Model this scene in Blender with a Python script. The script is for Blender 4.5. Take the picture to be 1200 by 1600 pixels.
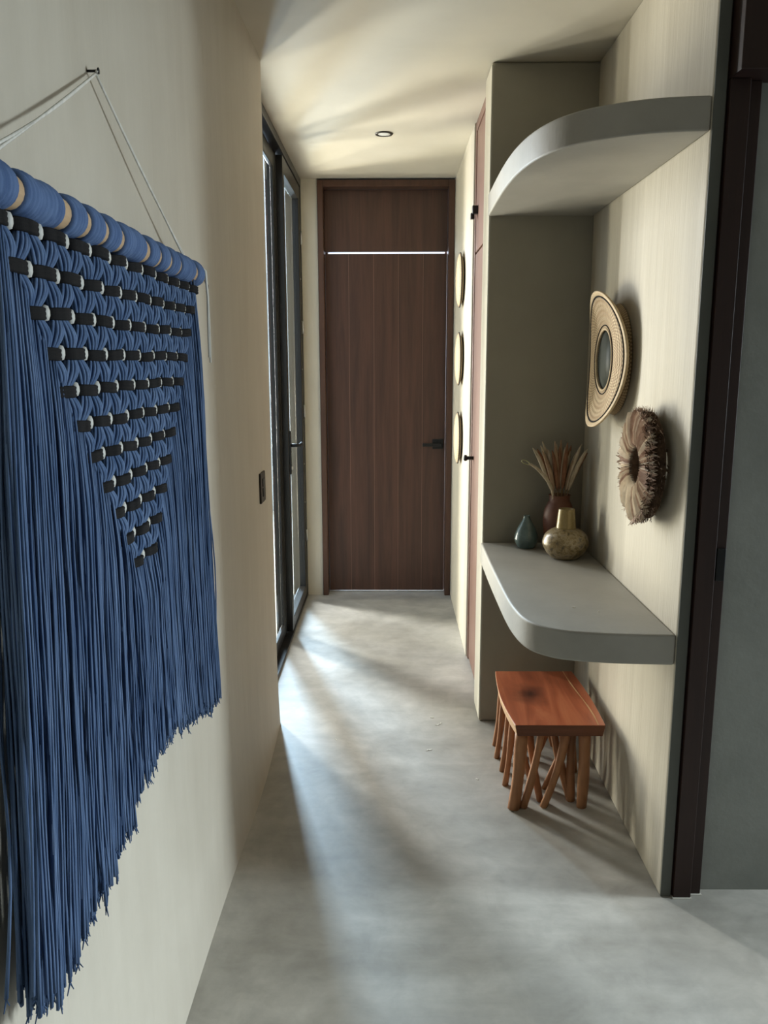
import bpy, math, random
from mathutils import Vector, Matrix, noise
random.seed(7)
S = bpy.context.scene
for o in list(bpy.data.objects): bpy.data.objects.remove(o)
COL = S.collection
PI = math.pi

# ------------------------------------------------------------ camera
cam_d = bpy.data.cameras.new('camera'); cam = bpy.data.objects.new('camera', cam_d); COL.objects.link(cam)
cam_d.sensor_fit = 'VERTICAL'; cam_d.sensor_height = 36.0; cam_d.lens = 1260 / 1600 * 36.0
cam_d.clip_start = 0.02
X = Vector((1, 0, -0.0)); 
right = Vector((0.99995, 0.0094, -0.0019)).normalized()
down = Vector((0.0, -0.182, -0.983)); down = (down - down.dot(right) * right).normalized()
fwd = right.cross(down).normalized()
M = Matrix((( right.x, -down.x, -fwd.x), (right.y, -down.y, -fwd.y), (right.z, -down.z, -fwd.z)))
cam.matrix_world = Matrix.Translation((0, 0, 1.54)) @ M.to_4x4()
S.camera = cam

# ------------------------------------------------------------ world, lights, exposure
S.view_settings.view_transform = 'Standard'; S.view_settings.look = 'None'
S.view_settings.gamma = 1.0; S.view_settings.use_curve_mapping = False
S.view_settings.exposure = 0.0
W = bpy.data.worlds.new('sky'); S.world = W; W.use_nodes = True
bg = W.node_tree.nodes['Background']; bg.inputs[0].default_value = (0.80, 0.88, 1.0, 1); bg.inputs[1].default_value = 1.7

def area(name, loc, target, sx, sy, power, color, spread=180):
    d = bpy.data.lights.new(name, 'AREA'); d.shape = 'RECTANGLE'; d.size = sx; d.size_y = sy
    d.energy = power; d.color = color; d.spread = math.radians(spread)
    o = bpy.data.objects.new(name, d); COL.objects.link(o); o.location = loc
    o.rotation_euler = (Vector(target) - Vector(loc)).to_track_quat('-Z', 'Y').to_euler()
    return o
# daylight of the side yard that reaches the glazed opening, and daylight of the room behind the camera
area('yard_sky_light', (-1.66, 7.7, 2.3), (-0.5, 3.6, 0.9), 0.32, 3.4, 480, (0.62, 0.80, 1.0))
area('yard_sky_light', (-2.35, 6.2, 2.0), (-0.4, 4.0, 0.9), 0.32, 2.6, 230, (1.0, 0.94, 0.93))
for bx_, by_, bw_, bp_ in ((-1.75, 6.6, .16, 54), (-2.15, 5.9, .22, 74), (-2.55, 5.1, .30, 68)):
    area('yard_bounce_light', (bx_, by_, 0.72), (0.2, 3.7, 1.7), bw_, 1.35, bp_, (1.0, 0.87, 0.68))
area('room_daylight', (6.0, 2.02, 2.2), (-0.5, 1.8, 0.9), 1.2, 2.0, 520, (0.84, 0.96, 1.0))

# ------------------------------------------------------------ materials
def newmat(name):
    m = bpy.data.materials.new(name); m.use_nodes = True
    return m, m.node_tree, m.node_tree.nodes['Principled BSDF']
def simple(name, col, rough=0.6, metal=0.0, spec=0.5):
    m, t, b = newmat(name)
    b.inputs['Base Color'].default_value = (*col, 1); b.inputs['Roughness'].default_value = rough
    b.inputs['Metallic'].default_value = metal; b.inputs['Specular IOR Level'].default_value = spec
    return m
def ramp(t, fac, stops):
    r = t.nodes.new('ShaderNodeValToRGB'); t.links.new(fac, r.inputs[0])
    e = r.color_ramp.elements
    while len(e) < len(stops): e.new(0.5)
    for el, (p, c) in zip(e, stops): el.position = p; el.color = (*c, 1)
    return r.outputs[0]
def nz(t, vec, scale, detail=4, rough=0.55, dist=0.0):
    n = t.nodes.new('ShaderNodeTexNoise'); n.inputs['Scale'].default_value = scale
    n.inputs['Detail'].default_value = detail; n.inputs['Roughness'].default_value = rough
    n.inputs['Distortion'].default_value = dist; t.links.new(vec, n.inputs['Vector']); return n.outputs['Fac']
def mapped(t, scale, rot=(0, 0, 0), coord='Object'):
    tc = t.nodes.new('ShaderNodeTexCoord'); mp = t.nodes.new('ShaderNodeMapping')
    mp.inputs['Scale'].default_value = scale; mp.inputs['Rotation'].default_value = rot
    t.links.new(tc.outputs[coord], mp.inputs[0]); return mp.outputs[0]
def mixc(t, a, b, fac, mode='MIX'):
    m = t.nodes.new('ShaderNodeMix'); m.data_type = 'RGBA'; m.blend_type = mode
    for s, v in ((m.inputs[6], a), (m.inputs[7], b), (m.inputs[0], fac)):
        if hasattr(v, 'links') or hasattr(v, 'node'): t.links.new(v, s)
        elif isinstance(v, tuple): s.default_value = (*v, 1)
        else: s.default_value = v
    return m.outputs[2]
def bump(t, b, h, strength, dist=0.01):
    n = t.nodes.new('ShaderNodeBump'); n.inputs['Strength'].default_value = strength
    n.inputs['Distance'].default_value = dist
    t.links.new(h, n.inputs['Height']); t.links.new(n.outputs[0], b.inputs['Normal'])
def concrete(name, dark, light, rough=0.6, stretch=(1, 1, 1), bumps=0.25, contrast=(0.3, 0.7), spec=0.4, stretch_amt=0.35):
    m, t, b = newmat(name)
    v1 = mapped(t, (1, 1, 1)); v2 = mapped(t, stretch)
    n1 = nz(t, v1, 1.7, 6, 0.6, 0.6); n2 = nz(t, v2, 4.0, 5, 0.6)
    c1 = ramp(t, n1, [(contrast[0], dark), (contrast[1], light)])
    c2 = ramp(t, n2, [(0.3, dark), (0.7, light)])
    c = mixc(t, c1, c2, stretch_amt)
    t.links.new(c, b.inputs['Base Color'])
    b.inputs['Specular IOR Level'].default_value = spec
    rr = ramp(t, n1, [(0.3, (rough - .07,) * 3), (0.7, (rough + .08,) * 3)])
    t.links.new(rr, b.inputs['Roughness'])
    n3 = nz(t, v2, 14, 4, 0.6)
    bump(t, b, n3, bumps, 0.004)
    return m
M_wall = concrete('polished_plaster', (.46, .42, .35), (.57, .53, .455), 0.62, (3, 3, .45), .35)
M_nichewall = concrete('troweled_plaster', (.43, .385, .30), (.55, .505, .41), 0.6, (7, 7, .25), .5, stretch_amt=.6)
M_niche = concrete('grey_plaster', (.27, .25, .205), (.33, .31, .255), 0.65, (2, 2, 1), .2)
M_ceil = concrete('ceiling_plaster', (.50, .465, .385), (.57, .53, .45), 0.7, (1, 1, 1), .15)
M_shelf = concrete('shelf_concrete', (.30, .285, .25), (.41, .39, .345), 0.55, (2, 2, 2), .2)
M_dark = concrete('grey_cement', (.20, .21, .19), (.30, .31, .285), 0.6, (2, 2, 2), .2)
def floor_mat():
    m, t, b = newmat('polished_concrete_floor')
    v = mapped(t, (1, 1, 1)); n1 = nz(t, v, 1.3, 7, 0.62, 0.9); n2 = nz(t, v, 9, 6, 0.65, 0.4)
    vs = mapped(t, (2.0, 9.0, 1), (0, 0, .5)); n4 = nz(t, vs, 1.4, 5, 0.6)
    c1 = ramp(t, n1, [(0.32, (.32, .305, .27)), (0.5, (.41, .395, .36)), (0.68, (.54, .52, .475))])
    c2 = ramp(t, n2, [(0.3, (.70,) * 3), (0.7, (1.16,) * 3)])
    c = mixc(t, c1, c2, .55, 'MULTIPLY')
    c3 = ramp(t, n4, [(0.35, (.88,) * 3), (0.65, (1.08,) * 3)])
    c = mixc(t, c, c3, .6, 'MULTIPLY')
    t.links.new(c, b.inputs['Base Color'])
    r = ramp(t, n1, [(0.3, (.34,) * 3), (0.7, (.5,) * 3)]); t.links.new(r, b.inputs['Roughness'])
    b.inputs['Specular IOR Level'].default_value = .5
    bump(t, b, n2, .12, .004)
    return m
M_floor = floor_mat()
def wood(name, c0, c1, rough=.45, axis='z', scale=1.0, bumpy=.1, spec=.4, coat=0):
    m, t, b = newmat(name)
    s = {'z': (14, 14, .7), 'y': (14, .9, 14), 'x': (.9, 14, 14)}[axis]
    v = mapped(t, tuple(q * scale for q in s)); n = nz(t, v, 1.6, 6, .6, .6)
    v2 = mapped(t, tuple(q * 4 * scale for q in s)); n2 = nz(t, v2, 2, 3, .6)
    c = ramp(t, n, [(.3, c0), (.7, c1)]); k = ramp(t, n2, [(.3, (.8,) * 3), (.7, (1.1,) * 3)])
    t.links.new(mixc(t, c, k, .6, 'MULTIPLY'), b.inputs['Base Color'])
    b.inputs['Roughness'].default_value = rough; b.inputs['Specular IOR Level'].default_value = spec
    b.inputs['Coat Weight'].default_value = coat; b.inputs['Coat Roughness'].default_value = .25
    bump(t, b, n2, bumpy, .002); return m
M_door = wood('dark_stained_wood', (.062, .032, .022), (.105, .050, .034), .42)
M_groove = simple('groove_highlight', (.21, .12, .08), .5)  # lighter brown paints the light caught along the plank grooves
M_doorframe = wood('frame_wood', (.07, .034, .02), (.11, .052, .032), .45)
M_sidedoor = wood('side_door_wood', (.13, .062, .04), (.20, .10, .068), .42)
M_jamb = wood('almost_black_wood', (.020, .008, .006), (.030, .012, .008), .5)
M_black = simple('black_metal', (.012, .013, .014), .38, .3)
M_alu = simple('dark_aluminium', (.045, .043, .04), .33, .75)
M_gask = simple('rubber_gasket', (.01, .01, .01), .6)
M_steel = simple('bright_steel', (.6, .6, .58), .3, 1)
def glass():
    m, t, b = newmat('window_glass'); t.nodes.remove(b); out = t.nodes['Material Output']
    fr = t.nodes.new('ShaderNodeFresnel'); fr.inputs[0].default_value = 1.5
    tr = t.nodes.new('ShaderNodeBsdfTransparent'); tr.inputs[0].default_value = (.93, .97, .97, 1)
    gl = t.nodes.new('ShaderNodeBsdfGlossy'); gl.inputs[0].default_value = (.9, .95, 1, 1); gl.inputs['Roughness'].default_value = .01
    ge = t.nodes.new('ShaderNodeNewGeometry'); inv = t.nodes.new('ShaderNodeMath'); inv.operation = 'SUBTRACT'; inv.inputs[0].default_value = 1
    t.links.new(ge.outputs['Backfacing'], inv.inputs[1]); mu = t.nodes.new('ShaderNodeMath'); mu.operation = 'MULTIPLY'
    t.links.new(fr.outputs[0], mu.inputs[0]); t.links.new(inv.outputs[0], mu.inputs[1])   # reflect once, at the entering surface
    mx = t.nodes.new('ShaderNodeMixShader'); t.links.new(mu.outputs[0], mx.inputs[0])
    t.links.new(tr.outputs[0], mx.inputs[1]); t.links.new(gl.outputs[0], mx.inputs[2]); t.links.new(mx.outputs[0], out.inputs[0])
    return m
M_glass = glass()
M_yardwall = concrete('yard_wall', (.48, .55, .60), (.68, .75, .80), .8, (2, 2, .6), .4)
M_yard = concrete('yard_ground', (.45, .42, .36), (.55, .51, .44), .8)

# ------------------------------------------------------------ mesh helpers
class MB:
    def __init__(s): s.v = []; s.f = []; s.mi = []; s.sm = []
    def add(s, vs, fs, mi=0, smooth=False):
        o = len(s.v); s.v += [tuple(p) for p in vs]
        for f in fs: s.f.append(tuple(i + o for i in f)); s.mi.append(mi); s.sm.append(smooth)
    def box(s, x0, x1, y0, y1, z0, z1, mi=0):
        s.add([(x0,y0,z0),(x1,y0,z0),(x1,y1,z0),(x0,y1,z0),(x0,y0,z1),(x1,y0,z1),(x1,y1,z1),(x0,y1,z1)],
              [(0,3,2,1),(4,5,6,7),(0,1,5,4),(1,2,6,5),(2,3,7,6),(3,0,4,7)], mi)
    def prism(s, poly, z0, z1, mi=0):      # poly counter-clockwise in xy
        n = len(poly)
        vs = [(x, y, z0) for x, y in poly] + [(x, y, z1) for x, y in poly]
        s.add(vs, [tuple(range(n))[::-1], tuple(range(n, 2 * n))], mi)
        o = len(s.v) - 2 * n
        for i in range(n):
            j = (i + 1) % n; s.f.append((o + i, o + j, o + n + j, o + n + i)); s.mi.append(mi); s.sm.append(False)
    def tube(s, pts, rad, n=8, mi=0, cap=True, smooth=True, flat=1.0):
        pts = [Vector(p) for p in pts]; k = len(pts)
        if not hasattr(rad, '__len__'): rad = [rad] * k
        vs = []; ref = None
        for i, p in enumerate(pts):
            d = (pts[min(i + 1, k - 1)] - pts[max(i - 1, 0)]).normalized()
            if ref is None: ref = d.orthogonal().normalized()
            ref = (ref - ref.dot(d) * d).normalized(); b = d.cross(ref)
            for a in range(n):
                t = 2 * PI * a / n; vs.append(p + rad[i] * (math.cos(t) * ref + flat * math.sin(t) * b))
        fs = [(i*n+a, i*n+(a+1)%n, (i+1)*n+(a+1)%n, (i+1)*n+a) for i in range(k-1) for a in range(n)]
        if cap: fs += [tuple(range(n))[::-1], tuple(range((k-1)*n, k*n))]
        s.add(vs, fs, mi, smooth)
    def lathe(s, prof, n=40, M=None, mi=0, cap=True):   # prof (r, z)
        vs = []; k = len(prof)
        for r, z in prof:
            for a in range(n):
                t = 2 * PI * a / n; p = Vector((r * math.cos(t), r * math.sin(t), z)); vs.append(M @ p if M else p)
        fs = [(i*n+a, i*n+(a+1)%n, (i+1)*n+(a+1)%n, (i+1)*n+a) for i in range(k-1) for a in range(n)]
        if cap: fs += [tuple(range(n))[::-1], tuple(range((k-1)*n, k*n))]
        s.add(vs, fs, mi, True)
    def build(s, name, mats, parent=None, bevel=0, seg=2, subsurf=0):
        me = bpy.data.meshes.new(name); me.from_pydata(s.v, [], s.f)
        for m in (mats if isinstance(mats, (list, tuple)) else [mats]): me.materials.append(m)
        me.polygons.foreach_set('material_index', s.mi); me.polygons.foreach_set('use_smooth', s.sm); me.update()
        o = bpy.data.objects.new(name, me); COL.objects.link(o)
        if parent:
            o.parent = parent; o.matrix_parent_inverse = Matrix.Translation(-parent.location)
        if bevel:
            b = o.modifiers.new('bevel', 'BEVEL'); b.width = bevel; b.segments = seg; b.limit_method = 'ANGLE'; b.angle_limit = math.radians(40)
            b.harden_normals = False
        if subsurf:
            b = o.modifiers.new('sub', 'SUBSURF'); b.levels = subsurf; b.render_levels = subsurf
        return o
def tag(o, label=None, cat=None, group=None, kind=None):
    if label: o['label'] = label
    if cat: o['category'] = cat
    if group: o['group'] = group
    if kind: o['kind'] = kind
    return o
def empty(name, loc, label=None, cat=None, group=None, kind=None):
    o = bpy.data.objects.new(name, None); COL.objects.link(o); o.location = loc; o.empty_display_size = .05
    return tag(o, label, cat, group, kind)
def bx(name, mats, *dims, parent=None, bevel=0, seg=2):
    m = MB(); m.box(*dims); return m.build(name, mats, parent, bevel, seg)
def struct(o, label=None, cat=None): return tag(o, label, cat, None, 'structure')
def dup(o, loc=None, parent=None):
    c = o.copy(); COL.objects.link(c)
    if parent: c.parent = parent
    if loc is not None: c.location = loc
    for ch in list(o.children):
        dup(ch, None, c)
    return c
ZC = 2.655

# ------------------------------------------------------------ room shell
struct(bx('floor', M_floor, -.66, 3.7, -2.6, 5.46, -.1, 0), 'polished grey concrete floor of the corridor', 'floor')
struct(bx('ceiling', M_ceil, -.66, 3.7, -2.6, 5.46, ZC, ZC + .15), 'smooth beige plaster ceiling over the corridor', 'ceiling')
def left_wall():
    m = MB(); n = 8; R = .035
    # plan outline: near end to rounded far end, face at x = -.49 with a slight swell at the foot
    ys = [-2.6 + i * (3.27 + 2.6) / 60 for i in range(61)]
    prof = [(-.492, y) for y in ys]
    for i in range(1, n + 1):
        a = i / n * PI / 2; prof.append((-.492 - R + R * math.cos(a), 3.27 + R * math.sin(a)))
    prof.append((-.655, 3.305))
    zs = [0, .02, .06, .12, .2, .35, .6, 1, 1.5, 2, 2.4, ZC]
    vs = []
    for z in zs:
        sw = .022 * math.exp(-z / .16)
        for i, (x, y) in enumerate(prof):
            w = sw if x > -.53 else 0
            k = math.exp(-((y - 2.75) / .5) ** 2) * .8 + .15
            vs.append((x + w * k, y, z))
    N = len(prof)
    fs = [(j*N+i, j*N+i+1, (j+1)*N+i+1, (j+1)*N+i) for j in range(len(zs)-1) for i in range(N-1)]
    m.add(vs, fs, 0, True)
    m.add([(-.655,-2.6,0),(-.655,3.305,0),(-.655,3.305,ZC),(-.655,-2.6,ZC)], [(0,1,2,3)])
    return m.build('wall_left', M_wall)
struct(left_wall(), 'beige plaster wall on the left with the blue macrame', 'wall')
# end wall around the far door
m = MB(); m.box(-.66, -.462, 5.25, 5.46, 0, ZC); m.box(.392, .60, 5.25, 5.46, 0, ZC)
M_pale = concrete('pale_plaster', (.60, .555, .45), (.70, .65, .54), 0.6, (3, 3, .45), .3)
struct(m.build('wall_end', M_pale), 'narrow beige wall strip left of the far brown door', 'wall')
struct(bx('wall_right', M_nichewall, .392, .60, 4.09, 5.25, 0, ZC, bevel=.006), 'light plaster wall with three woven plates beside the far door', 'wall')
# pier between the side door and the niche, running across to the right as the niche's back wall
m = MB(); m.prism([(.378,3.30),(.82,3.30),(.82,3.50),(.378,3.50)], 0, ZC); m.mi[-1] = 1  # same plaster; left face made paler to paint in the light on it
struct(m.build('wall_pier', [M_niche, M_pale], bevel=.010, seg=3), 'dark grey back wall of the niche ending in a pier edge coloured bright as lit', 'wall')
m = MB(); m.prism([(.785,2.13),(.815,2.13),(.815,2.2005),(.93,2.2005),(.93,3.2995),(.785,3.2995)], 0, ZC)
struct(m.build('wall_niche', M_nichewall, bevel=.006), 'light troweled plaster side wall of the niche holding wall decor', 'wall')
struct(bx('wall_front', M_dark, .905, 3.7, 2.16, 2.30, 0, ZC), 'grey cement wall beside the dark door jamb', 'wall')
# strip (end of the niche wall facing the room), shade put into its colour
struct(bx('trim_1', concrete('shaded_cement_edge', (.09, .095, .085), (.13, .135, .12), .6), .7875, .816, 2.1275, 2.1305, 0, ZC), 'grey cement edge strip, darkened for shade, at the end of the niche wall', 'trim')
# the room behind the camera
struct(bx('wall_back', M_wall, -.66, 3.7, -2.75, -2.6, 0, ZC), 'plain wall behind the viewer', 'wall')
m = MB(); m.box(3.55, 3.7, -2.6, .95, 0, ZC); m.box(3.55, 3.7, 2.14, 2.16, 0, ZC); m.box(3.55, 3.7, .95, 2.14, 0, .06); m.box(3.55, 3.7, .95, 2.14, 2.0, ZC)
struct(m.build('wall_room', M_wall), 'plain wall of the room with a window opening', 'wall')
m = MB(); m.box(.60, .62, 3.50, 5.46, 0, ZC)
struct(m.build('wall_closet', M_niche), 'wall behind the side door', 'wall')

# ------------------------------------------------------------ side yard
struct(bx('yard_ground', M_yard, -7, -.66, -2, 12, -.14, -.04), 'pale yard paving outside the glass door', 'ground')
struct(bx('wall_yard', M_yardwall, -1.62, -.50, 8.6, 8.8, -.04, 2.45), 'blue grey yard wall beyond the glass door', 'wall')

# ------------------------------------------------------------ far door
d = empty('door_1', (-.035, 5.28, 0), 'tall dark brown plank door at the end of the corridor', 'door', kind='structure')
m = MB(); m.box(-.460, -.425, 5.235, 5.46, 0, 2.645); m.box(.354, .390, 5.235, 5.46, 0, 2.645); m.box(-.425, .354, 5.235, 5.46, 2.605, 2.645)
# rebate stops
m.box(-.425, -.412, 5.40, 5.46, 0, 2.605); m.box(.341, .354, 5.40, 5.46, 0, 2.605)
m.build('door_frame', M_doorframe, d, .003)
bx('transom_panel', M_door, -.423, .352, 5.325, 5.36, 2.232, 2.603, parent=d, bevel=.002)
m = MB(); xs = [-.423, -.274, -.115, .042, .200, .352]
for a, b in zip(xs, xs[1:]):
    m.box(a + .0012, b - .0012, 5.318, 5.36, .014, 2.218)
for a in xs[1:-1]: m.box(a - .003, a + .003, 5.3185, 5.355, .014, 2.218, 1)
m.build('door_leaf', [M_door, M_groove], d)
m = MB(); m.box(.268, .338, 5.308, 5.318, .98, 1.045); m.build('handle_plate', M_black, d, .002)
m = MB(); m.tube([(.315,5.312,1.012),(.315,5.262,1.012)], .010, 12); m.box(.200, .326, 5.250, 5.264, 1.001, 1.022)
m.build('door_handle', M_black, d, .003)
struct(bx('trim_2', simple('pale_threshold', (.55, .52, .46), .5), -.425, .354, 5.33, 5.40, 0, .004), 'pale threshold strip under the far door', 'trim')

# ------------------------------------------------------------ side door between the right wall and the pier
d = empty('door_2', (.41, 3.79, 0), 'reddish brown side door on the right seen edge on', 'door', kind='structure')
m = MB(); m.box(.400, .52, 3.50, 3.545, 0, ZC - .002); m.box(.400, .52, 4.055, 4.09, 0, ZC - .002); m.box(.400, .52, 3.545, 4.055, ZC - .045, ZC - .002)
m.build('door_frame', M_sidedoor, d, .002)
m = MB(); m.box(.404, .44, 3.548, 4.052, .012, 2.050); m.build('door_leaf', M_sidedoor, d, .002)
m = MB(); m.box(.404, .44, 3.548, 4.052, 2.060, 2.608); m.build('transom_panel', M_sidedoor, d, .002)
m = MB(); m.tube([(.404,3.98,1.075),(.372,3.98,1.075)], [.009,.009], 10); m.lathe([(.004,0),(.014,.002),(.016,.012),(.010,.018),(.002,.02)], 16, Matrix.Translation((.374,3.98,1.075)) @ Matrix.Rotation(-PI/2, 4, 'Y'))
m.build('door_knob', M_black, d)
m = MB(); m.box(.378,.404,3.965,3.995,2.225,2.262); m.box(.372,.390,3.985,4.012,2.205,2.232); m.build('latch', M_black, d, .002)

# ------------------------------------------------------------ glazed door on the left
d = empty('window_1', (-.6, 4.28, 0), 'tall glazed door with dark aluminium frame on the left', 'window', kind='structure')
m = MB()
m.box(-.655, -.562, 3.306, 3.346, 0, ZC - .004); m.box(-.655, -.562, 5.205, 5.249, 0, ZC - .004)
m.box(-.655, -.562, 3.346, 5.205, ZC - .05, ZC - .004); m.box(-.655, -.562, 3.346, 5.205, 0, .018)
m.box(-.655, -.600, 4.395, 4.425, .018, ZC - .05)
m.build('window_frame', M_alu, d, .002)
def leaf(y0, y1, x0, x1, name):
    w = .055; z0 = .022; z1 = ZC - .056
    f = MB(); f.box(x0, x1, y0, y0 + w, z0, z1); f.box(x0, x1, y1 - w, y1, z0, z1)
    f.box(x0, x1, y0 + w, y1 - w, z1 - .08, z1); f.box(x0, x1, y0 + w, y1 - w, z0, z0 + .07)
    fo = f.build(name, M_alu, d, .003)
    g = MB(); gx = (x0 + x1) / 2; g.box(gx - .003, gx + .003, y0 + w - .005, y1 - w + .005, z0 + .065, z1 - .075)
    g.build('glass_pane', M_glass, d)
    k = MB()
    for (a, b, c, e) in ((y0 + w, y0 + w + .006, z0 + .07, z1 - .08), (y1 - w - .006, y1 - w, z0 + .07, z1 - .08)):
        k.box(gx + .004, x1 - .004, a, b, c, e)
    k.build('gasket', M_gask, d)
    return fo
leaf(3.352, 4.392, -.620, -.602, 'fixed_leaf')
leaf(4.428, 5.200, -.612, -.566, 'door_leaf')
m = MB(); m.box(-.566, -.558, 4.436, 4.472, .93, 1.17); m.build('handle_plate', M_black, d, .002)
m = MB(); m.tube([(-.560,4.454,1.09),(-.520,4.454,1.09),(-.512,4.470,1.09),(-.512,4.575,1.09)], .0095, 10); m.build('door_handle', M_black, d)
m = MB(); m.tube([(-.612,4.454,1.09),(-.652,4.454,1.09),(-.660,4.470,1.09),(-.660,4.575,1.09)], .0095, 10); m.build('door_handle', M_black, d)
m = MB(); m.lathe([(.013,0),(.013,.008),(.010,.010)], 16, Matrix.Translation((-.559,4.454,.965)) @ Matrix.Rotation(PI/2, 4, 'Y')); m.build('lock_cylinder', M_steel, d)
for z in (.42, 1.235, 1.76, 2.3):
    m = MB(); m.tube([(-.560,5.202,z-.04),(-.560,5.202,z+.04)], .007, 10); m.build('hinge', M_steel, d)
for z in (.65, .90, 1.5, 2.05):
    m = MB(); m.lathe([(.005,0),(.005,.003),(.003,.004)], 10, Matrix.Translation((-.566,5.165,z)) @ Matrix.Rotation(PI/2, 4, 'Y')); m.build('screw', M_steel, d)

# ------------------------------------------------------------ sliding door jamb on the right
M_flake0 = simple('pale_caulk', (.62, .60, .54), .7)
d = empty('door_3', (.86, 2.13, 0), 'nearly black wooden jamb and header at the right edge', 'door', kind='structure')
m = MB(); m.box(.8165, .822, 2.134, 2.20, 0, 2.6); m.box(.822, .872, 2.118, 2.20, .001, 2.216); m.build('jamb', M_jamb, d, .0015)
m = MB(); m.box(.8725, .906, 2.136, 2.20, .001, 2.216); m.build('stop', M_jamb, d, .0015)
m = MB(); m.box(.822, 2.6, 2.06, 2.159, 2.217, ZC - .002); m.build('header', M_jamb, d, .002)
m = MB(); m.box(.878, .902, 2.126, 2.1362, .955, 1.045); m.build('latch', M_black, d, .002)

m = MB(); m.box(.819, .8735, 2.1145, 2.125, .0002, .003); m.box(.8735, .909, 2.1315, 2.14, .0002, .003)
struct(m.build('trim_3', M_flake0), 'pale caulk line at the foot of the dark jamb', 'trim')
# ------------------------------------------------------------ niche shelves
def catmull(P, n=8):
    out = []
    for i in range(len(P) - 1):
        p0 = P[max(i-1,0)]; p1 = P[i]; p2 = P[i+1]; p3 = P[min(i+2,len(P)-1)]
        for k in range(n):
            t = k / n
            out.append(tuple(.5*((2*p1[j]) + (-p0[j]+p2[j])*t + (2*p0[j]-5*p1[j]+4*p2[j]-p3[j])*t*t + (-p0[j]+3*p1[j]-3*p2[j]+p3[j])*t**3) for j in range(len(p1))))
    out.append(tuple(P[-1])); return out
def shelf(P, z0, z1, label):
    c = catmull(P, 8)
    poly = c + [(.784, 3.2995), (P[0][0], 3.2995)]
    m = MB(); m.prism(poly, z0, z1); o = m.build('shelf', M_shelf, None, .008, 3)
    return tag(o, label, 'shelf')
shelf([(.372,3.25),(.368,2.95),(.367,2.70),(.368,2.50),(.374,2.38),(.388,2.285),(.415,2.225),(.460,2.182),(.52,2.158),(.60,2.143),(.69,2.134),(.784,2.130)], .712, .800,
      'lower rounded concrete shelf in the niche holding three pots')
shelf([(.374,3.25),(.370,3.0),(.370,2.78),(.378,2.60),(.400,2.44),(.440,2.32),(.50,2.235),(.57,2.185),(.64,2.153),(.71,2.137),(.784,2.130)], 2.100, 2.182,
      'upper rounded concrete shelf, empty, near the ceiling')

# ------------------------------------------------------------ downlight and switch
d = empty('ceiling_light', (-.038, 4.265, ZC), 'small round recessed ceiling spotlight with a dark ring', 'light')
m = MB(); m.lathe([(.030,-.001),(.032,-.005),(.043,-.005),(.045,-.001),(.045,0)], 40, Matrix.Translation((-.038,4.265,ZC)), cap=False); m.build('trim_ring', simple('bronze_ring', (.03,.024,.018), .4, .4), d)
m = MB(); m.lathe([(.0305,-.001),(.0305,-.003),(.02,-.0035),(.001,-.0035)], 32, Matrix.Translation((-.038,4.265,ZC))); m.build('lens', simple('lens_white', (.8,.8,.78), .25), d)
d = empty('light_switch', (-.49, 3.005, 1.08), 'small dark switch plate on the left wall near the glazed door', 'switch')
m = MB(); m.box(-.493, -.484, 2.955, 3.058, 1.022, 1.136); m.build('plate', simple('bronze_plate', (.035,.028,.022), .35, .4), d, .003)
m = MB(); m.box(-.484, -.481, 2.985, 3.028, 1.045, 1.078); m.build('rocker', M_black, d, .0015)
m = MB(); m.box(-.484, -.481, 2.985, 3.028, 1.083, 1.114); m.build('rocker', M_black, d, .0015)

# ------------------------------------------------------------ macrame wall hanging
def fibre_mat(name, a, b, scale=(60, 60, 6)):
    m, t, bs = newmat(name)
    v = mapped(t, scale); n = nz(t, v, 1.0, 3, .6)
    v2 = mapped(t, (1, 1, 1)); n2 = nz(t, v2, 900, 2, .5)
    t.links.new(ramp(t, n, [(.3, a), (.7, b)]), bs.inputs['Base Color'])
    bs.inputs['Roughness'].default_value = .92; bs.inputs['Specular IOR Level'].default_value = .15
    bump(t, bs, n2, .5, .001); return m
M_blue = fibre_mat('blue_cotton_cord', (.055, .098, .20), (.135, .20, .34))
M_blue2 = fibre_mat('blue_wrapped_cord', (.065, .11, .235), (.12, .185, .34))
M_band = fibre_mat('black_cord', (.010, .010, .011), (.024, .023, .024))
M_white = fibre_mat('white_cotton_cord', (.55, .54, .50), (.75, .73, .68))
M_dowel = wood('pale_dowel_wood', (.42, .28, .16), (.60, .43, .27), .6, 'y')
M_bead = simple('white_bead', (.58, .58, .55), .5)
YC = 1.392; XM = -.452; SP = .083
hang = empty('macrame_hanging', (XM, YC, 1.2), 'large blue macrame with long fringe hanging on the left wall', 'wall hanging')
ZD = 1.738
m = MB(); m.tube([(XM, .835, ZD), (XM, 1.10, ZD+.001), (XM, 1.39, ZD), (XM, 1.93, ZD)], .0215, 20); m.build('dowel', M_dowel, hang, .002)
wy = .875; k = 0
while wy < 1.92:
    w = .052 if k % 5 != 3 else .066
    w = min(w, 1.925 - wy + .01)
    m = MB(); prof = []; q = 9; nst = 6
    for i in range(nst * 6 + 1):
        t = i / (nst * 6); r = .0228 + .0056 * math.sin(PI * t) ** .55 + .0011 * abs(math.sin(PI * t * nst))
        prof.append((r if 0 < t < 1 else .0215, (t - .5) * w))
    m.lathe(prof, 26, Matrix.Translation((XM, wy, ZD + .001)) @ Matrix.Rotation(.05 * math.sin(k * 2.1), 4, 'X') @ Matrix.Rotation(-PI/2, 4, 'X'))
    m.build('cord_wrap', M_blue2, hang); wy += w + (.021 if k % 5 != 2 else .002); k += 1
ROWS = 11
def band_pos(r, c):
    n = 12 - r + (0)
    n = 12 - r
    return YC + (c - (n - 1) / 2) * SP, 1.702 - r * .0497
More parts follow.
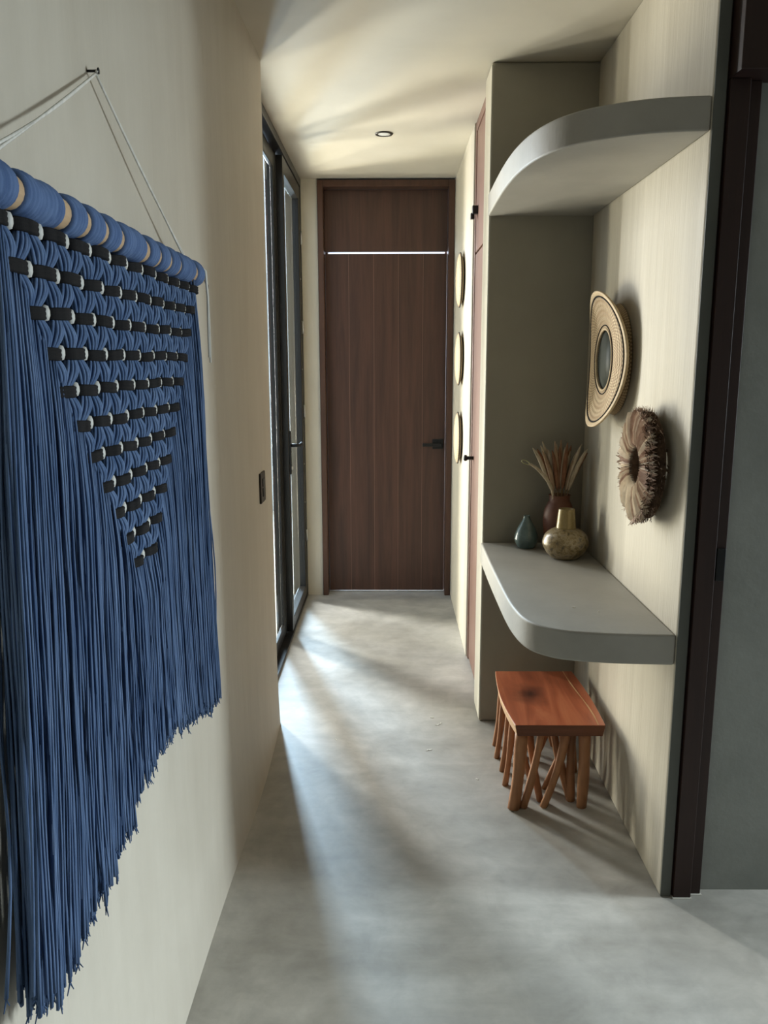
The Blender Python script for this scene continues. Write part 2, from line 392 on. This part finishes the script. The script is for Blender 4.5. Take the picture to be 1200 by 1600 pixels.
def strandpath(y0, z0, y1, z1, bulge_y, bulge_x, x0, x1, n=9):
    pts = []
    for i in range(n):
        t = i / (n - 1); e = t * t * (3 - 2 * t)
        pts.append((x0 + (x1 - x0) * t + bulge_x * math.sin(PI * t), y0 + (y1 - y0) * (e * .2 + t * .8) + bulge_y * math.sin(PI * t), z0 + (z1 - z0) * t))
    return pts
for r in range(ROWS):
    n = 12 - r
    for c in range(n):
        y, z = band_pos(r, c); jy = random.uniform(-.002, .002); jz = random.uniform(-.002, .002)
        m = MB()   # flattened black knot wrapped around the cords
        prof = []
        for i in range(13):
            t = i / 12; prof.append(((.0245 + .0012 * abs(math.sin(PI * t * 3))) if 0 < t < 1 else .021, (t - .5) * .0165))
        Mx = Matrix.Translation((XM + .006, y + jy, z + jz)) @ Matrix.Rotation(random.uniform(-.07, .07), 4, 'X') @ Matrix.Scale(.60, 4, (1, 0, 0)) @ Matrix.Scale(1.18, 4, (0, 1, 0))
        m.lathe(prof, 20, Mx); m.build('black_band', M_band, hang)
        m = MB(); m.lathe([(.0005,-.0105),(.005,-.009),(.0070,-.003),(.0070,.003),(.005,.009),(.0005,.0105)], 12, Matrix.Translation((XM + .006, y + SP/2 + jy, z + .001)))
        m.build('bead', M_bead, hang)
        if r < ROWS - 1:
            nz_ = z - .0497
            for sgn in (-1, 1):
                cc = c + (sgn - 1) // 2
                if not (0 <= cc < n - 1): continue
                y2 = y + sgn * SP / 2; m = MB()
                for layer in range(2):
                    for i in range(6):
                        u = i / 5 - .5
                        ya = y + sgn * (.011 + u * .018); yb = y2 - sgn * (.011 - u * .018)
                        by = sgn * u * .013; dz = 0
                        xx = XM + .004 + layer * .007 * math.cos(u * 2.2)
                        m.tube(strandpath(ya, z - .005, yb, nz_ + .006 + dz, by, (.002 + .004 * math.cos(u * 2.4)) + layer * .001, xx, xx), .0027, 5, cap=False)
                if sgn == -1 or True:
                    key = (r + 1, cc)
                    LOOPS = globals().setdefault('LOOPS', {})
                    LOOPS.setdefault(key, []).append(m)
for key, ms in LOOPS.items():
    a = MB()
    for q in ms: a.add(q.v, q.f, 0, True)
    a.build('cord_loop', M_blue, hang)
# fringe
def lerp_tab(tab, x):
    if x <= tab[0][0]: return tab[0][1]
    for (a, b), (c, d_) in zip(tab, tab[1:]):
        if x <= c: return b + (d_ - b) * (x - a) / (c - a)
    return tab[-1][1]
HEM = [(.83,.775),(.90,.745),(.98,.735),(1.05,.755),(1.13,.765),(1.20,.79),(1.32,.815),(1.40,.830),(1.48,.835),(1.60,.795),(1.72,.765),(1.82,.735),(1.92,.705),(2.0,.685)]
fr = MB(); rnd = random.Random(3)
def wob(y, z, s): return noise.noise(Vector((y * 9, z * 1.6, s)))
NS = 1500
for i in range(NS):
    u = (i + rnd.random()) / NS
    layer = rnd.random()
    y0 = .935 + u * (1.855 - .935)
    off = abs(y0 - YC) ; half = (11) / 2 * SP
    # start height: follows the stepped edge of the knotted triangle
    row = max(0, min(10.0, (half - off) / (SP / 2)))
    zb = 1.702 - round(row) * .0497
    zs = zb - .006 if off < half - .01 else ZD - .015
    if off < SP * .9: zs = 1.702 - 10 * .0497 - .006
    if layer < .22: zs = min(1.70, zs + .12)     # strands that start a little higher, behind the knots
    cl = round(y0 / .038) * .038 + .006 * math.sin(y0 * 170)
    sp = 1.13 if y0 > YC else 1.17
    y1 = YC + (y0 - YC) * sp
    clump = .42
    ze = lerp_tab(HEM, y1) + rnd.gauss(0, .010) + .022 * noise.noise(Vector((y0 * 22, 0, 3)))
    xb = XM - .018 + layer * .040
    pts = []; N = 16; tip = rnd.gauss(0, .010); ph = rnd.random() * 6; wa = rnd.uniform(.0008, .0032)
    for k in range(N):
        t = k / (N - 1); z = zs + (ze - zs) * t
        yy = y0 + (y1 - y0) * t ** 1.25
        cy = YC + (cl - YC) * (1 + (sp - 1) * t ** 1.25)
        yy += (cy - yy) * clump * math.sin(PI * min(1, t * 1.15) * .5) * (1 - .35 * t)
        yy += .014 * wob(y0 * 1.0, z, i * .013) * min(1, t * 3) + tip * t ** 4 + wa * math.sin(t * 17 + ph) * min(1, t * 3)
        dep = .010 * math.cos((y0 - cl) / .019 * 1.5)
        xx = xb + dep * min(1, t * 2) + .008 * wob(y0 + 7, z, i * .02) + wa * math.cos(t * 14 + ph)
        if off < half and layer >= .22: xx = xb * min(1, t * 6) + (XM + .006 + (layer - .6) * .02) * (1 - min(1, t * 6))
        xx = max(-.484, xx)
        pts.append((xx, yy, z))
    rad = [.0019] * (N - 2) + [.0022, .0026]
    fr.tube(pts, rad, 4, cap=True)
    if rnd.random() < .5:      # split, untwisted cord ends
        p = Vector(pts[-1])
        for q in range(2): fr.tube([p, p + Vector((rnd.gauss(0, .003), rnd.gauss(0, .005), -.012))], [.0015, .0008], 3)
o = fr.build('fringe', M_blue, hang); o['kind'] = 'stuff'; o['label'] = 'long blue cotton fringe'
# back layer of cords behind the knots, keeps the triangle dense
bk = MB()
for i in range(150):
    y0 = .955 + (i + rnd.random() * .6) / 150 * .88; off = abs(y0 - YC)
    row = max(0, min(10.0, (half - off) / (SP / 2)))
    zb = 1.702 - row * .0497 - .05
    x0 = XM - .020 + rnd.random() * .005
    bk.tube([(x0, y0, 1.715), (x0, y0 + rnd.gauss(0, .002), (1.715 + zb) / 2), (x0, y0, zb)], .0022, 4)
o = bk.build('backing_cord', fibre_mat('shaded_blue_cord', (.045, .088, .20), (.105, .175, .33)), hang); o['kind'] = 'stuff'
# cords up to the nail
NAIL = Vector((-.478, 1.405, 2.0))
for s, yy in ((1, 1.845), (-1, .955)):
    for k in (0, 1):
        a = Vector((XM - .004, yy + k * .018 * s, ZD + .027)); m = MB()
        pts = [NAIL.lerp(a, t) + Vector((0, 0, -.006 * math.sin(PI * t) * (k + .3))) for t in [i / 10 for i in range(11)]]
        m.tube(pts, .0021, 6); m.build('hanging_cord', M_white, hang)
m = MB(); m.tube([NAIL + Vector((.003,-.005,.001)), NAIL + Vector((.004,0,.006)), NAIL + Vector((.003,.005,.001))], .0022, 6); m.build('hanging_cord', M_white, hang)
for k in (0, 1):
    m = MB(); y = 1.898 + .006 * k
    m.tube([(XM + .010, y - .01, ZD + .026), (XM + .028, y, ZD + .008), (XM + .030, y + .004, ZD - .05), (XM + .026, y + .016 + .008 * k, ZD - .13), (XM + .024, y + .024 + .006 * k, ZD - .185 - .012 * k)], .0026, 6)
    m.build('cord_tail', M_white, hang)
m = MB(); m.tube([(XM - .01, 1.930, ZD + .02), (XM + .01, 1.945, ZD + .012), (XM + .02, 1.95, ZD - .02), (XM + .02, 1.945, ZD - .035)], .003, 6); m.build('end_loop', M_band, hang)
m = MB(); m.tube([(-.4925, 1.405, 2.004), (-.474, 1.405, 2.004)], .0022, 8); m.lathe([(.0005,0),(.005,.0005),(.005,.002),(.0005,.003)], 12, Matrix.Translation((-.4745,1.405,2.004)) @ Matrix.Rotation(PI/2, 4, 'Y'))
tag(m.build('nail', M_black), 'small black nail in the left wall holding the macrame cord', 'nail')

# ------------------------------------------------------------ stool
def stool_mat():
    m, t, b = newmat('red_brown_slab')
    v = mapped(t, (9, 1.3, 9), (0, 0, .12)); n = nz(t, v, 1.4, 6, .6, .9)
    c = ramp(t, n, [(.28, (.25, .062, .026)), (.5, (.41, .112, .048)), (.72, (.54, .19, .085))])
    # dark knot
    tc = t.nodes.new('ShaderNodeTexCoord'); mp = t.nodes.new('ShaderNodeMapping'); mp.vector_type = 'POINT'
    mp.inputs['Location'].default_value = (-.518 * 11, -2.86 * 8, 0); mp.inputs['Scale'].default_value = (11, 8, 0)
    t.links.new(tc.outputs['Object'], mp.inputs[0])
    nn = t.nodes.new('ShaderNodeTexNoise'); nn.inputs['Scale'].default_value = 9; nn.inputs['Detail'].default_value = 4; t.links.new(tc.outputs['Object'], nn.inputs[0])
    va = t.nodes.new('ShaderNodeVectorMath'); va.operation = 'LENGTH'; t.links.new(mp.outputs[0], va.inputs[0])
    ad = t.nodes.new('ShaderNodeMath'); ad.operation = 'MULTIPLY_ADD'; ad.inputs[1].default_value = 1.3; ad.inputs[2].default_value = -.55
    t.links.new(nn.outputs['Fac'], ad.inputs[0]); s = t.nodes.new('ShaderNodeMath'); s.operation = 'ADD'; t.links.new(va.outputs['Value'], s.inputs[0]); t.links.new(ad.outputs[0], s.inputs[1])
    k = ramp(t, s.outputs[0], [(.15, (1, 1, 1)), (.95, (0, 0, 0))])
    c = mixc(t, c, (.055, .018, .012), k)
    t.links.new(c, b.inputs['Base Color']); b.inputs['Roughness'].default_value = .33
    b.inputs['Coat Weight'].default_value = .25; b.inputs['Coat Roughness'].default_value = .2
    return m
M_slab = stool_mat()
M_sap = wood('sapwood_edge', (.52, .30, .14), (.66, .42, .22), .45, 'y')
M_end = wood('end_grain', (.10, .035, .016), (.17, .06, .028), .6, 'x')
M_leg = wood('stool_leg_wood', (.26, .11, .05), (.46, .22, .10), .55)
st = empty('stool', (.57, 2.86, 0), 'low red brown live-edge wooden stool with many crossed legs', 'stool')
def slab():
    m = MB(); NY = 25; NX = 15; Z0 = .275; Z1 = .316
    def edge(t):   # t 0 front .. 1 back
        y = 2.592 + t * .495
        xl = .4235 - .016 * math.sin(PI * t) ** .9 - .006 * t
        xr = .734 - .008 * t + .010 * math.sin(PI * t)
        return y, xl, xr
    top = []; bot = []
    for j in range(NY):
        t = j / (NY - 1); y, xl, xr = edge(t); sag = -.006 * math.sin(PI * t)
        for i in range(NX):
            u = i / (NX - 1); e = min(u, 1 - u) * 2
            top.append((xl + (xr - xl) * u, y, Z1 + sag + .004 * (abs(u - .5) * 2) ** 3 * math.sin(PI * t)))
            bot.append((xl + .008 + (xr - xl - .016) * u, y, Z0 + sag * .5))
    o = len(top)
    m.v = top + bot
    def face(f, mi): m.f.append(f); m.mi.append(mi); m.sm.append(False)
    for j in range(NY - 1):
        for i in range(NX - 1):
            a = j * NX + i
            mi = 1 if i == NX - 3 and False else 0
            face((a, a+1, a+NX+1, a+NX), mi); face((o+a, o+a+NX, o+a+NX+1, o+a+1), 0)
        a = j * NX; face((a, a+NX, o+a+NX, o+a), 1); a = j * NX + NX - 1; face((a, o+a, o+a+NX, a+NX), 1)
    for i in range(NX - 1):
        face((i, o+i, o+i+1, i+1), 2); a = (NY-1)*NX + i; face((a, a+1, o+a+1, o+a), 2)
    return m.build('seat', [M_slab, M_sap, M_end], st, .003, 2)
slab()
# pale sapwood streak running along the right side of the seat top
m = MB(); vs = []
for j in range(21):
    t = j / 20; y = 2.5945 + t * .490; sag = -.006 * math.sin(PI * t)
    xr = .734 - .008 * t + .010 * math.sin(PI * t); x = xr - .030 + .006 * math.sin(t * 5 + 1) - .006 * t
    w = .0016 + .0012 * math.sin(t * 7) ** 2; u = 1 - .03 / .31
    z = .3169 + sag + .004 * (abs(u - .5) * 2) ** 3 * math.sin(PI * t)
    vs += [(x - w, y, z), (x + w, y, z + .0002)]
m.add(vs, [(2*j, 2*j+1, 2*j+3, 2*j+2) for j in range(20)]); m.build('sapwood_line', M_sap, st)
def stick(x0, y0, x1, y1, r0, r1, bend=0, sq=.85):
    m = MB(); pts = []; rr = []
    for i in range(9):
        t = i / 8
        pts.append((x0 + (x1 - x0) * t + bend * math.sin(PI * t), y0 + (y1 - y0) * t, .279 * (1 - t)))
        rr.append(1.12 * (r0 + (r1 - r0) * t) + .0012 * math.sin(t * 9 + x0 * 40))
    m.tube(pts, rr, 9, flat=sq); o = m.build('leg', M_leg, st)
    return o
# front row
stick(.452, 2.625, .428, 2.600, .0225, .0205, .004)
stick(.525, 2.640, .462, 2.605, .0125, .0145, .006)
stick(.612, 2.640, .533, 2.610, .0165, .0125, .010)
stick(.672, 2.630, .668, 2.612, .0215, .0185, .003)
stick(.485, 2.680, .530, 2.650, .0135, .0115, -.004)
stick(.570, 2.690, .640, 2.660, .0125, .0145, -.006)
stick(.640, 2.675, .640, 2.655, .0145, .0155, -.004)
for k, y in enumerate((2.755, 2.86, 2.965, 3.07)):
    dx = .004 * math.sin(k * 2.3)
    stick(.442 + dx, y, .420 + dx, y + .004, .0125, .0105, .003)
    if k % 2 == 0:
        stick(.455, y + .03, .520, y + .02, .011, .010, -.004); stick(.690, y, .712, y + .005, .0135, .012, 0)
        stick(.650, y - .03, .560, y - .02, .011, .011, .005)
    else:
        stick(.560, y, .480, y + .02, .012, .011, .006); stick(.675, y + .01, .700, y, .0135, .012, -.004)
        stick(.580, y - .02, .660, y, .012, .011, -.004)

# ------------------------------------------------------------ pots on the lower shelf
ZS = .8005
def spot_mat(name, cols, scale, rough, metal=0, bumpv=.3, coat=0):
    m, t, b = newmat(name); v = mapped(t, (1, 1, 1)); n = nz(t, v, scale, 6, .65, .5)
    t.links.new(ramp(t, n, cols), b.inputs['Base Color']); b.inputs['Roughness'].default_value = rough; b.inputs['Metallic'].default_value = metal
    b.inputs['Coat Weight'].default_value = coat; b.inputs['Coat Roughness'].default_value = .15
    bump(t, b, nz(t, v, scale * 3, 4), bumpv, .002); return m
M_teal = spot_mat('teal_glaze', [(.3, (.060, .105, .105)), (.7, (.13, .185, .18))], 22, .28, 0, .1, .5)
M_gourd = spot_mat('mottled_glaze', [(.34, (.06, .05, .035)), (.46, (.24, .17, .07)), (.55, (.36, .29, .18)), (.68, (.13, .10, .08))], 34, .36, .1, .3, .25)
M_gourdneck = spot_mat('gold_glaze', [(.3, (.20, .14, .045)), (.7, (.34, .26, .11))], 26, .33, .2, .2, .2)
M_clay = spot_mat('brown_clay', [(.3, (.10, .035, .018)), (.7, (.17, .062, .032))], 12, .55)
def P2(prof, steps=5): return catmull(prof, steps)
m = MB(); m.lathe(P2([(.022,0),(.034,.004),(.046,.028),(.0475,.045),(.040,.072),(.027,.098),(.016,.117),(.0125,.128),(.0135,.133)]) + [(.0105,.133),(.010,.12),(.012,.10)], 36, Matrix.Translation((.545,3.20,ZS)), cap=True)
vz = tag(m.build('vase', M_teal), 'small teal glazed teardrop vase, leftmost on the lower shelf', 'vase')
g = empty('vase', (.667, 3.03, ZS), 'squat mottled gold vase with a tapered neck in front of the dried plumes', 'vase')
m = MB(); m.lathe(P2([(.040,0),(.054,.004),(.072,.022),(.086,.048),(.087,.068),(.076,.094),(.055,.110),(.038,.117)]), 44, Matrix.Translation((.667,3.03,ZS))); m.build('body', M_gourd, g)
m = MB(); m.lathe([(.0385,.116),(.0375,.120),(.034,.155),(.0305,.188),(.0295,.191),(.026,.191),(.026,.17),(.030,.13)], 40, Matrix.Translation((.667,3.03,ZS))); m.build('neck', M_gourdneck, g)
PX, PY = .668, 3.175
m = MB(); m.lathe(P2([(.038,0),(.048,.004),(.056,.05),(.062,.11),(.060,.15),(.048,.185),(.041,.198),(.041,.215),(.044,.222)]) + [(.038,.222),(.036,.20),(.045,.17),(.05,.12)], 44, Matrix.Translation((PX,PY,ZS)))
tag(m.build('clay_pot', M_clay), 'reddish brown clay pot holding dried plumes behind the gold vase', 'pot')
def plume_mat(name, a, b): return fibre_mat(name, a, b, (90, 90, 30))
M_pl = [plume_mat('plume_tan', (.24, .15, .09), (.42, .29, .19)), plume_mat('plume_pale', (.36, .29, .20), (.55, .46, .34)), plume_mat('plume_rust', (.17, .075, .04), (.28, .14, .08))]
M_stem = simple('dry_stem', (.24, .15, .07), .8)
rp = random.Random(11)
spec = []
for i in range(24):
    a = -1 + 2 * (i + .5) / 24 + rp.uniform(-.04, .04)
    spec.append((a, rp.uniform(-.6, .6), .205 - .035 * a * a + rp.uniform(-.02, .02), i))
for a, b, h, i in spec:
    base = Vector((PX + a * .022, PY + b * .02, ZS + .16))
    tipx = PX - .004 + a * .112; tip = Vector((min(tipx, .768), PY + b * .06 - .02 * (a > .5), ZS + .218 + h))
    ctrl = Vector((PX + a * .040, PY + b * .03, ZS + .30))
    root = empty('dried_plume', tuple(base), '%s dried grass plume %s in the brown clay pot' % (('tan', 'pale', 'rust brown')[i % 3 if i % 5 else 1], 'leaning left' if a < -.35 else ('leaning right towards the wall' if a > .35 else 'standing upright')), 'dried plant', 'dried plumes standing in the clay pot')
    def bez(t): return (1-t)**2 * base + 2*(1-t)*t * ctrl + t*t * tip
    m = MB(); m.tube([bez(t / 8 * .5) for t in range(9)], .0012, 5); m.build('stem', M_stem, root)
    m = MB(); pts = [bez(.30 + .70 * t / 12) for t in range(13)]
    L = (pts[-1] - pts[0]).length
    m.tube(pts, [.0015 + .0082 * math.sin(PI * min(1, (t / 12) ** .8)) ** .7 for t in range(13)], 7)
    for q in range(150):   # hairs
        t = rp.random(); p = pts[int(t * 11)].lerp(pts[int(t * 11) + 1], rp.random()); d_ = (pts[min(12, int(t*11)+1)] - pts[int(t*11)]).normalized()
        s_ = Vector((rp.gauss(0,1), rp.gauss(0,1), rp.gauss(0,1))); s_ = (s_ - s_.dot(d_) * d_).normalized()
        e = p + s_ * .0125 * math.sin(PI * (.12 + .8 * t)) + d_ * .010; w = d_.cross(s_) * .0006
        m.add([p - w, p + w, e], [(0, 1, 2)])
    m.build('plume', M_pl[i % 3 if i % 5 else 1], root)
# drooping pale feathery stem with a curled tip
root = empty('dried_plume', (PX - .02, PY - .01, ZS + .2), 'pale drooping dried plume with a looped tip, leftmost in the pot', 'dried plant', 'dried plumes standing in the clay pot')
P = catmull([(PX-.025,PY-.02,ZS+.19),(PX-.040,PY-.03,ZS+.255),(PX-.070,PY-.04,ZS+.300),(PX-.105,PY-.045,ZS+.335),(PX-.135,PY-.05,ZS+.352)], 5)
m = MB(); m.tube(P, [.001 + .006 * math.sin(PI * (.1 + .85 * i / (len(P)-1))) for i in range(len(P))], 7)
for q in range(160):
    i = rp.randrange(len(P) - 1); p = Vector(P[i]).lerp(Vector(P[i+1]), rp.random()); d_ = (Vector(P[i+1]) - Vector(P[i])).normalized()
    s_ = Vector((rp.gauss(0,1), rp.gauss(0,1), rp.gauss(0,1))); s_ = (s_ - s_.dot(d_) * d_).normalized(); w = d_.cross(s_) * .0006
    m.add([p - w, p + w, p + s_ * .010 + d_ * .006], [(0,1,2)])
m.build('plume', M_pl[1], root)
cx, cz = PX - .148, ZS + .358
m = MB(); m.tube([(cx + .015 * math.cos(t), PY - .05, cz + .007 * math.sin(t) - .35 * .015 * math.cos(t)) for t in [i / 14 * 2 * PI for i in range(15)]], .0014, 5, cap=False)
m.build('curled_tip', simple('pale_green_straw', (.42, .40, .20), .7), root)

# ------------------------------------------------------------ woven mirror
def weave_mat(name, a, b, c, rings=95, spokes=120):
    m, t, bs = newmat(name)
    tc = t.nodes.new('ShaderNodeTexCoord'); sx = t.nodes.new('ShaderNodeSeparateXYZ'); t.links.new(tc.outputs['Object'], sx.inputs[0])
    def mt(op, p, q=None, r=None):
        n = t.nodes.new('ShaderNodeMath'); n.operation = op
        for i, v in enumerate((p, q, r)):
            if v is None: continue
            if isinstance(v, (int, float)): n.inputs[i].default_value = v
            else: t.links.new(v, n.inputs[i])
        return n.outputs[0]
    r2 = mt('SQRT', mt('ADD', mt('MULTIPLY', sx.outputs[1], sx.outputs[1]), mt('MULTIPLY', sx.outputs[2], sx.outputs[2])))
    ang = mt('ARCTAN2', sx.outputs[2], sx.outputs[1])
    ring = mt('SINE', mt('MULTIPLY', r2, 2 * PI * rings)); sp = mt('SINE', mt('MULTIPLY', ang, spokes))
    w = mt('MULTIPLY_ADD', mt('MULTIPLY', ring, sp), .5, .5)
    big = mt('MULTIPLY_ADD', mt('SINE', mt('MULTIPLY', r2, 2 * PI * 26)), .5, .5)
    c1 = mixc(t, a, b, w); c2 = mixc(t, c1, c, mt('MULTIPLY', big, .55))
    t.links.new(c2, bs.inputs['Base Color']); bs.inputs['Roughness'].default_value = .75
    bump(t, bs, mt('MULTIPLY_ADD', ring, .5, mt('MULTIPLY', w, .5)), .8, .003)
    return m
M_weave = weave_mat('woven_straw', (.16, .095, .045), (.66, .50, .29), (.34, .22, .11), 60, 90)
M_rim = wood('straw_rim', (.48, .35, .20), (.62, .48, .30), .7, 'y')
MC = Vector((.735, 2.865, 1.548))
mir = empty('woven_mirror', MC, 'round woven straw mirror with a wavy brim, higher decor on the niche wall', 'mirror')
def disc_part(name, mat, r0, r1, nr, thick, lift=0):
    m = MB(); NA = 96; top = []
    for side in (0, 1):
        for j in range(nr + 1):
            r = r0 + (r1 - r0) * j / nr
            for i in range(NA):
                th = 2 * PI * i / NA; k = (r - .10) / .14
                off = .004 - .015 * k + .026 * k * k * math.cos(2 * th) + lift
                # th = 0 along y (sides bend to the wall), th = 90 deg top (bends into the room)
                y = r * math.cos(th); z = r * math.sin(th) * (1 - .035 * k)
                top.append((off + side * thick, y, z))
    n1 = (nr + 1) * NA
    fs = []
    for j in range(nr):
        for i in range(NA):
            a = j*NA+i; b = j*NA+(i+1)%NA; fs.append((a, a+NA, b+NA, b)); fs.append((n1+a, n1+b, n1+b+NA, n1+a+NA))
    for i in range(NA):
        b = (i+1)%NA; fs.append((i, b, n1+b, n1+i)); q = nr*NA; fs.append((q+i, n1+q+i, n1+q+b, q+b))
    m.add([(p[0], p[1], p[2]) for p in top], fs, 0, True)
    o = m.build(name, mat); o.parent = mir
    return o
disc_part('woven_brim', M_weave, .105, .219, 14, .006)
disc_part('straw_rim', M_rim, .223, .240, 3, .007)
NA = 96
def torus(name, mat, R, rr, off_fn, zs=1.0):
    m = MB(); pts = [(off_fn(2*PI*i/NA), R*math.cos(2*PI*i/NA), R*math.sin(2*PI*i/NA)*zs) for i in range(NA+1)]
    m.tube(pts, rr, 8, cap=False); o = m.build(name, mat); o.parent = mir; return o
def offk(R):
    k = (R - .10) / .14
    return lambda th: .004 - .015 * k + .026 * k * k * math.cos(2 * th)
torus('dark_cord', M_band, .221, .0028, offk(.221), 1 - .035 * .86)
torus('dark_cord', M_band, .118, .0018, lambda th: offk(.118)(th) - .0012)
torus('inner_rim', M_rim, .105, .0045, lambda th: .004)
m = MB(); m.lathe([(.104,0),(.104,.004)], 64, Matrix.Translation((.010,0,0)) @ Matrix.Rotation(PI/2, 4, 'Y'))
mg, t_, b_ = newmat('mirror_glass'); b_.inputs['Roughness'].default_value = .5; b_.inputs['Specular IOR Level'].default_value = .12; b_.inputs['Base Color'].default_value = (.05, .056, .046, 1)
o = m.build('mirror_glass', mg); o.parent = mir
m = MB(); m.lathe([(.02,0),(.14,.010),(.19,.030),(.185,.034),(.10,.020)], 64, Matrix.Translation((.014,0,0)) @ Matrix.Rotation(PI/2, 4, 'Y'))
o = m.build('woven_back', M_weave); o.parent = mir

# ------------------------------------------------------------ raffia sunburst wreath
M_raf = [fibre_mat('raffia_pale', (.72, .62, .50), (.88, .80, .68), (40,40,40)), fibre_mat('raffia_pink', (.36, .24, .18), (.56, .42, .34), (40,40,40)), fibre_mat('raffia_brown', (.05, .03, .02), (.13, .08, .05), (60,60,60))]
WC = Vector((.806, 2.385, 1.240)); wr = empty('raffia_wreath', WC, 'round pleated raffia wreath with frayed brown edge, lower decor on the niche wall', 'wreath')
rw = random.Random(5); m = MB(); n = 84
for i in range(n):
    th = 2 * PI * i / n + rw.uniform(-.016, .016); mi = 0 if rw.random() < .66 else 1
    ra, rb = .056, .166 + rw.uniform(-.007, .007)
    c, s = math.cos(th), math.sin(th)
    def pt(r, off, x): return (x, r * c - off * s, r * s + off * c)
    f = rw.uniform(-.004, .004); row = []
    for r_, x, ww in ((ra, -.078, .0017), (ra + .010, -.088, .0021), (.105, -.092 + f, .0033), (.145, -.088 + f, .0046), (rb, -.080 + f, .0058)):
        row += [pt(r_, -ww, x + .007), pt(r_, 0, x - .006), pt(r_, ww, x + .007)]
    fs = []
    for j in range(4):
        a = 3 * j; fs += [(a, a+3, a+4, a+1), (a+1, a+4, a+5, a+2)]
    m.add(row, fs, mi)
o = m.build('pleated_raffia', M_raf[:2]); o.parent = wr
m = MB(); m.lathe([(.058,-.045),(.058,-.066),(.070,-.074),(.105,-.077),(.145,-.073),(.156,-.064),(.158,-.045)], 64, Matrix.Rotation(PI/2, 4, 'Y'), cap=False)
for a_ in (.5, 2.6, 4.7): m.tube([(-.046, .10*math.cos(a_), .10*math.sin(a_)), (-.0215, .10*math.cos(a_), .10*math.sin(a_))], .004, 8)
m.lathe([(.058,-.045),(.158,-.045)], 64, Matrix.Rotation(PI/2, 4, 'Y'), cap=False)
o = m.build('core', M_raf[2]); o.parent = wr
m = MB()
for i in range(1500):
    th = rw.random() * 2 * PI; near = max(0, -math.cos(th))      # the side towards the doorway is the most frayed
    r0 = .153 + rw.random() * .008; x0 = -rw.uniform(.045, .082)
    if i % 2 and near > .15: r0 = .166 - rw.random() ** 2 * .045 * near; x0 = -rw.uniform(.086, .094)
    L = rw.uniform(.006, .018) ; w = rw.uniform(.0012, .0042)
    tw = rw.uniform(-.5, .5); c, s = math.cos(th), math.sin(th); c2, s2 = math.cos(th + tw * .12), math.sin(th + tw * .12)
    a = (x0, r0 * c - w * s, r0 * s + w * c); b = (x0, r0 * c + w * s, r0 * s - w * c); e = (x0 + rw.uniform(-.014, .004), (r0 + L) * c2 - w * s * .4, (r0 + L) * s2 + w * c * .4); e2 = (e[0] + .001, e[1] + w * s * .6, e[2] - w * c * .6)
    m.add([a, b, e2, e], [(0, 1, 2, 3)], 0 if rw.random() < .15 + .75 * near else 1)
o = m.build('frayed_edge', [M_raf[2], M_raf[1]]); o.parent = wr; o['kind'] = 'stuff'
m = MB(); m.lathe([(.060,-.045),(.055,-.070),(.058,-.082),(.064,-.084)], 48, Matrix.Rotation(PI/2, 4, 'Y'), cap=False); o = m.build('inner_ring', M_raf[2]); o.parent = wr

# ------------------------------------------------------------ three woven plates on the far right wall
def plate(z, label):
    p = empty('woven_plate', (.392, 4.585, z), label, 'wall plate', 'woven plates on the far right wall')
    return p
M_plate = weave_mat('plate_weave', (.50, .36, .22), (.70, .54, .36), (.62, .47, .30), 60, 60)
first = plate(1.984, 'top one of three woven straw plates on the far right wall')
m = MB(); m.lathe([(.02,.002),(.12,.006),(.143,.018),(.143,.021),(.12,.030),(.07,.036),(.001,.038)], 48, Matrix.Rotation(-PI/2, 4, 'Y')); o = m.build('woven_face', M_plate); o.parent = first
m = MB(); m.tube([(-.018, .144*math.cos(i/48*2*PI), .144*math.sin(i/48*2*PI)) for i in range(49)], .0028, 6, cap=False); o = m.build('dark_rim', M_band); o.parent = first
m = MB(); m.tube([(-.006, .115*math.cos(i/48*2*PI), .115*math.sin(i/48*2*PI)) for i in range(49)], .006, 6, cap=False); o = m.build('back_ring', M_band); o.parent = first
for z, l in ((1.560, 'middle one of three woven straw plates on the far right wall'), (1.120, 'lowest of three woven straw plates on the far right wall')):
    c = dup(first, (.392, 4.585, z)); c['label'] = l

# ------------------------------------------------------------ crumbs
M_flake = simple('white_petal', (.75, .74, .66), .7)
def flake(x, y, z, s, rot, label, group):
    m = MB(); n = 7; r = random.Random(int(x * 1000)); vs = []
    for i in range(n):
        a = 2 * PI * i / n; q = s * (1 if i % 2 else .55) * r.uniform(.6, 1.1); vs.append((q * 1.7 * math.cos(a), q * .6 * math.sin(a)))
    c, sn = math.cos(rot), math.sin(rot)
    P_ = [(x + u * c - v * sn, y + u * sn + v * c) for u, v in vs]
    m.prism(P_, z, z + .0015); tag(m.build('petal_scrap', M_flake), label, 'scrap', group)
for x, y, s, r in ((.178,3.332,.006,.2),(.199,3.262,.009,.4),(.212,3.275,.006,1.0),(.155,3.033,.008,.1),(.143,3.028,.006,.8),(.32,2.80,.007,-.9),(-.232,3.121,.006,2.2)):
    flake(x, y, .0003, s, r, 'tiny white petal scrap lying on the corridor floor', 'petal scraps on the floor')
for x, y, s, r in ((.559,2.383,.0035,.2),(.624,2.344,.004,1.2)):
    flake(x, y, .8003, s, r, 'tiny white petal scrap lying on the lower shelf', 'petal scraps on the shelf')
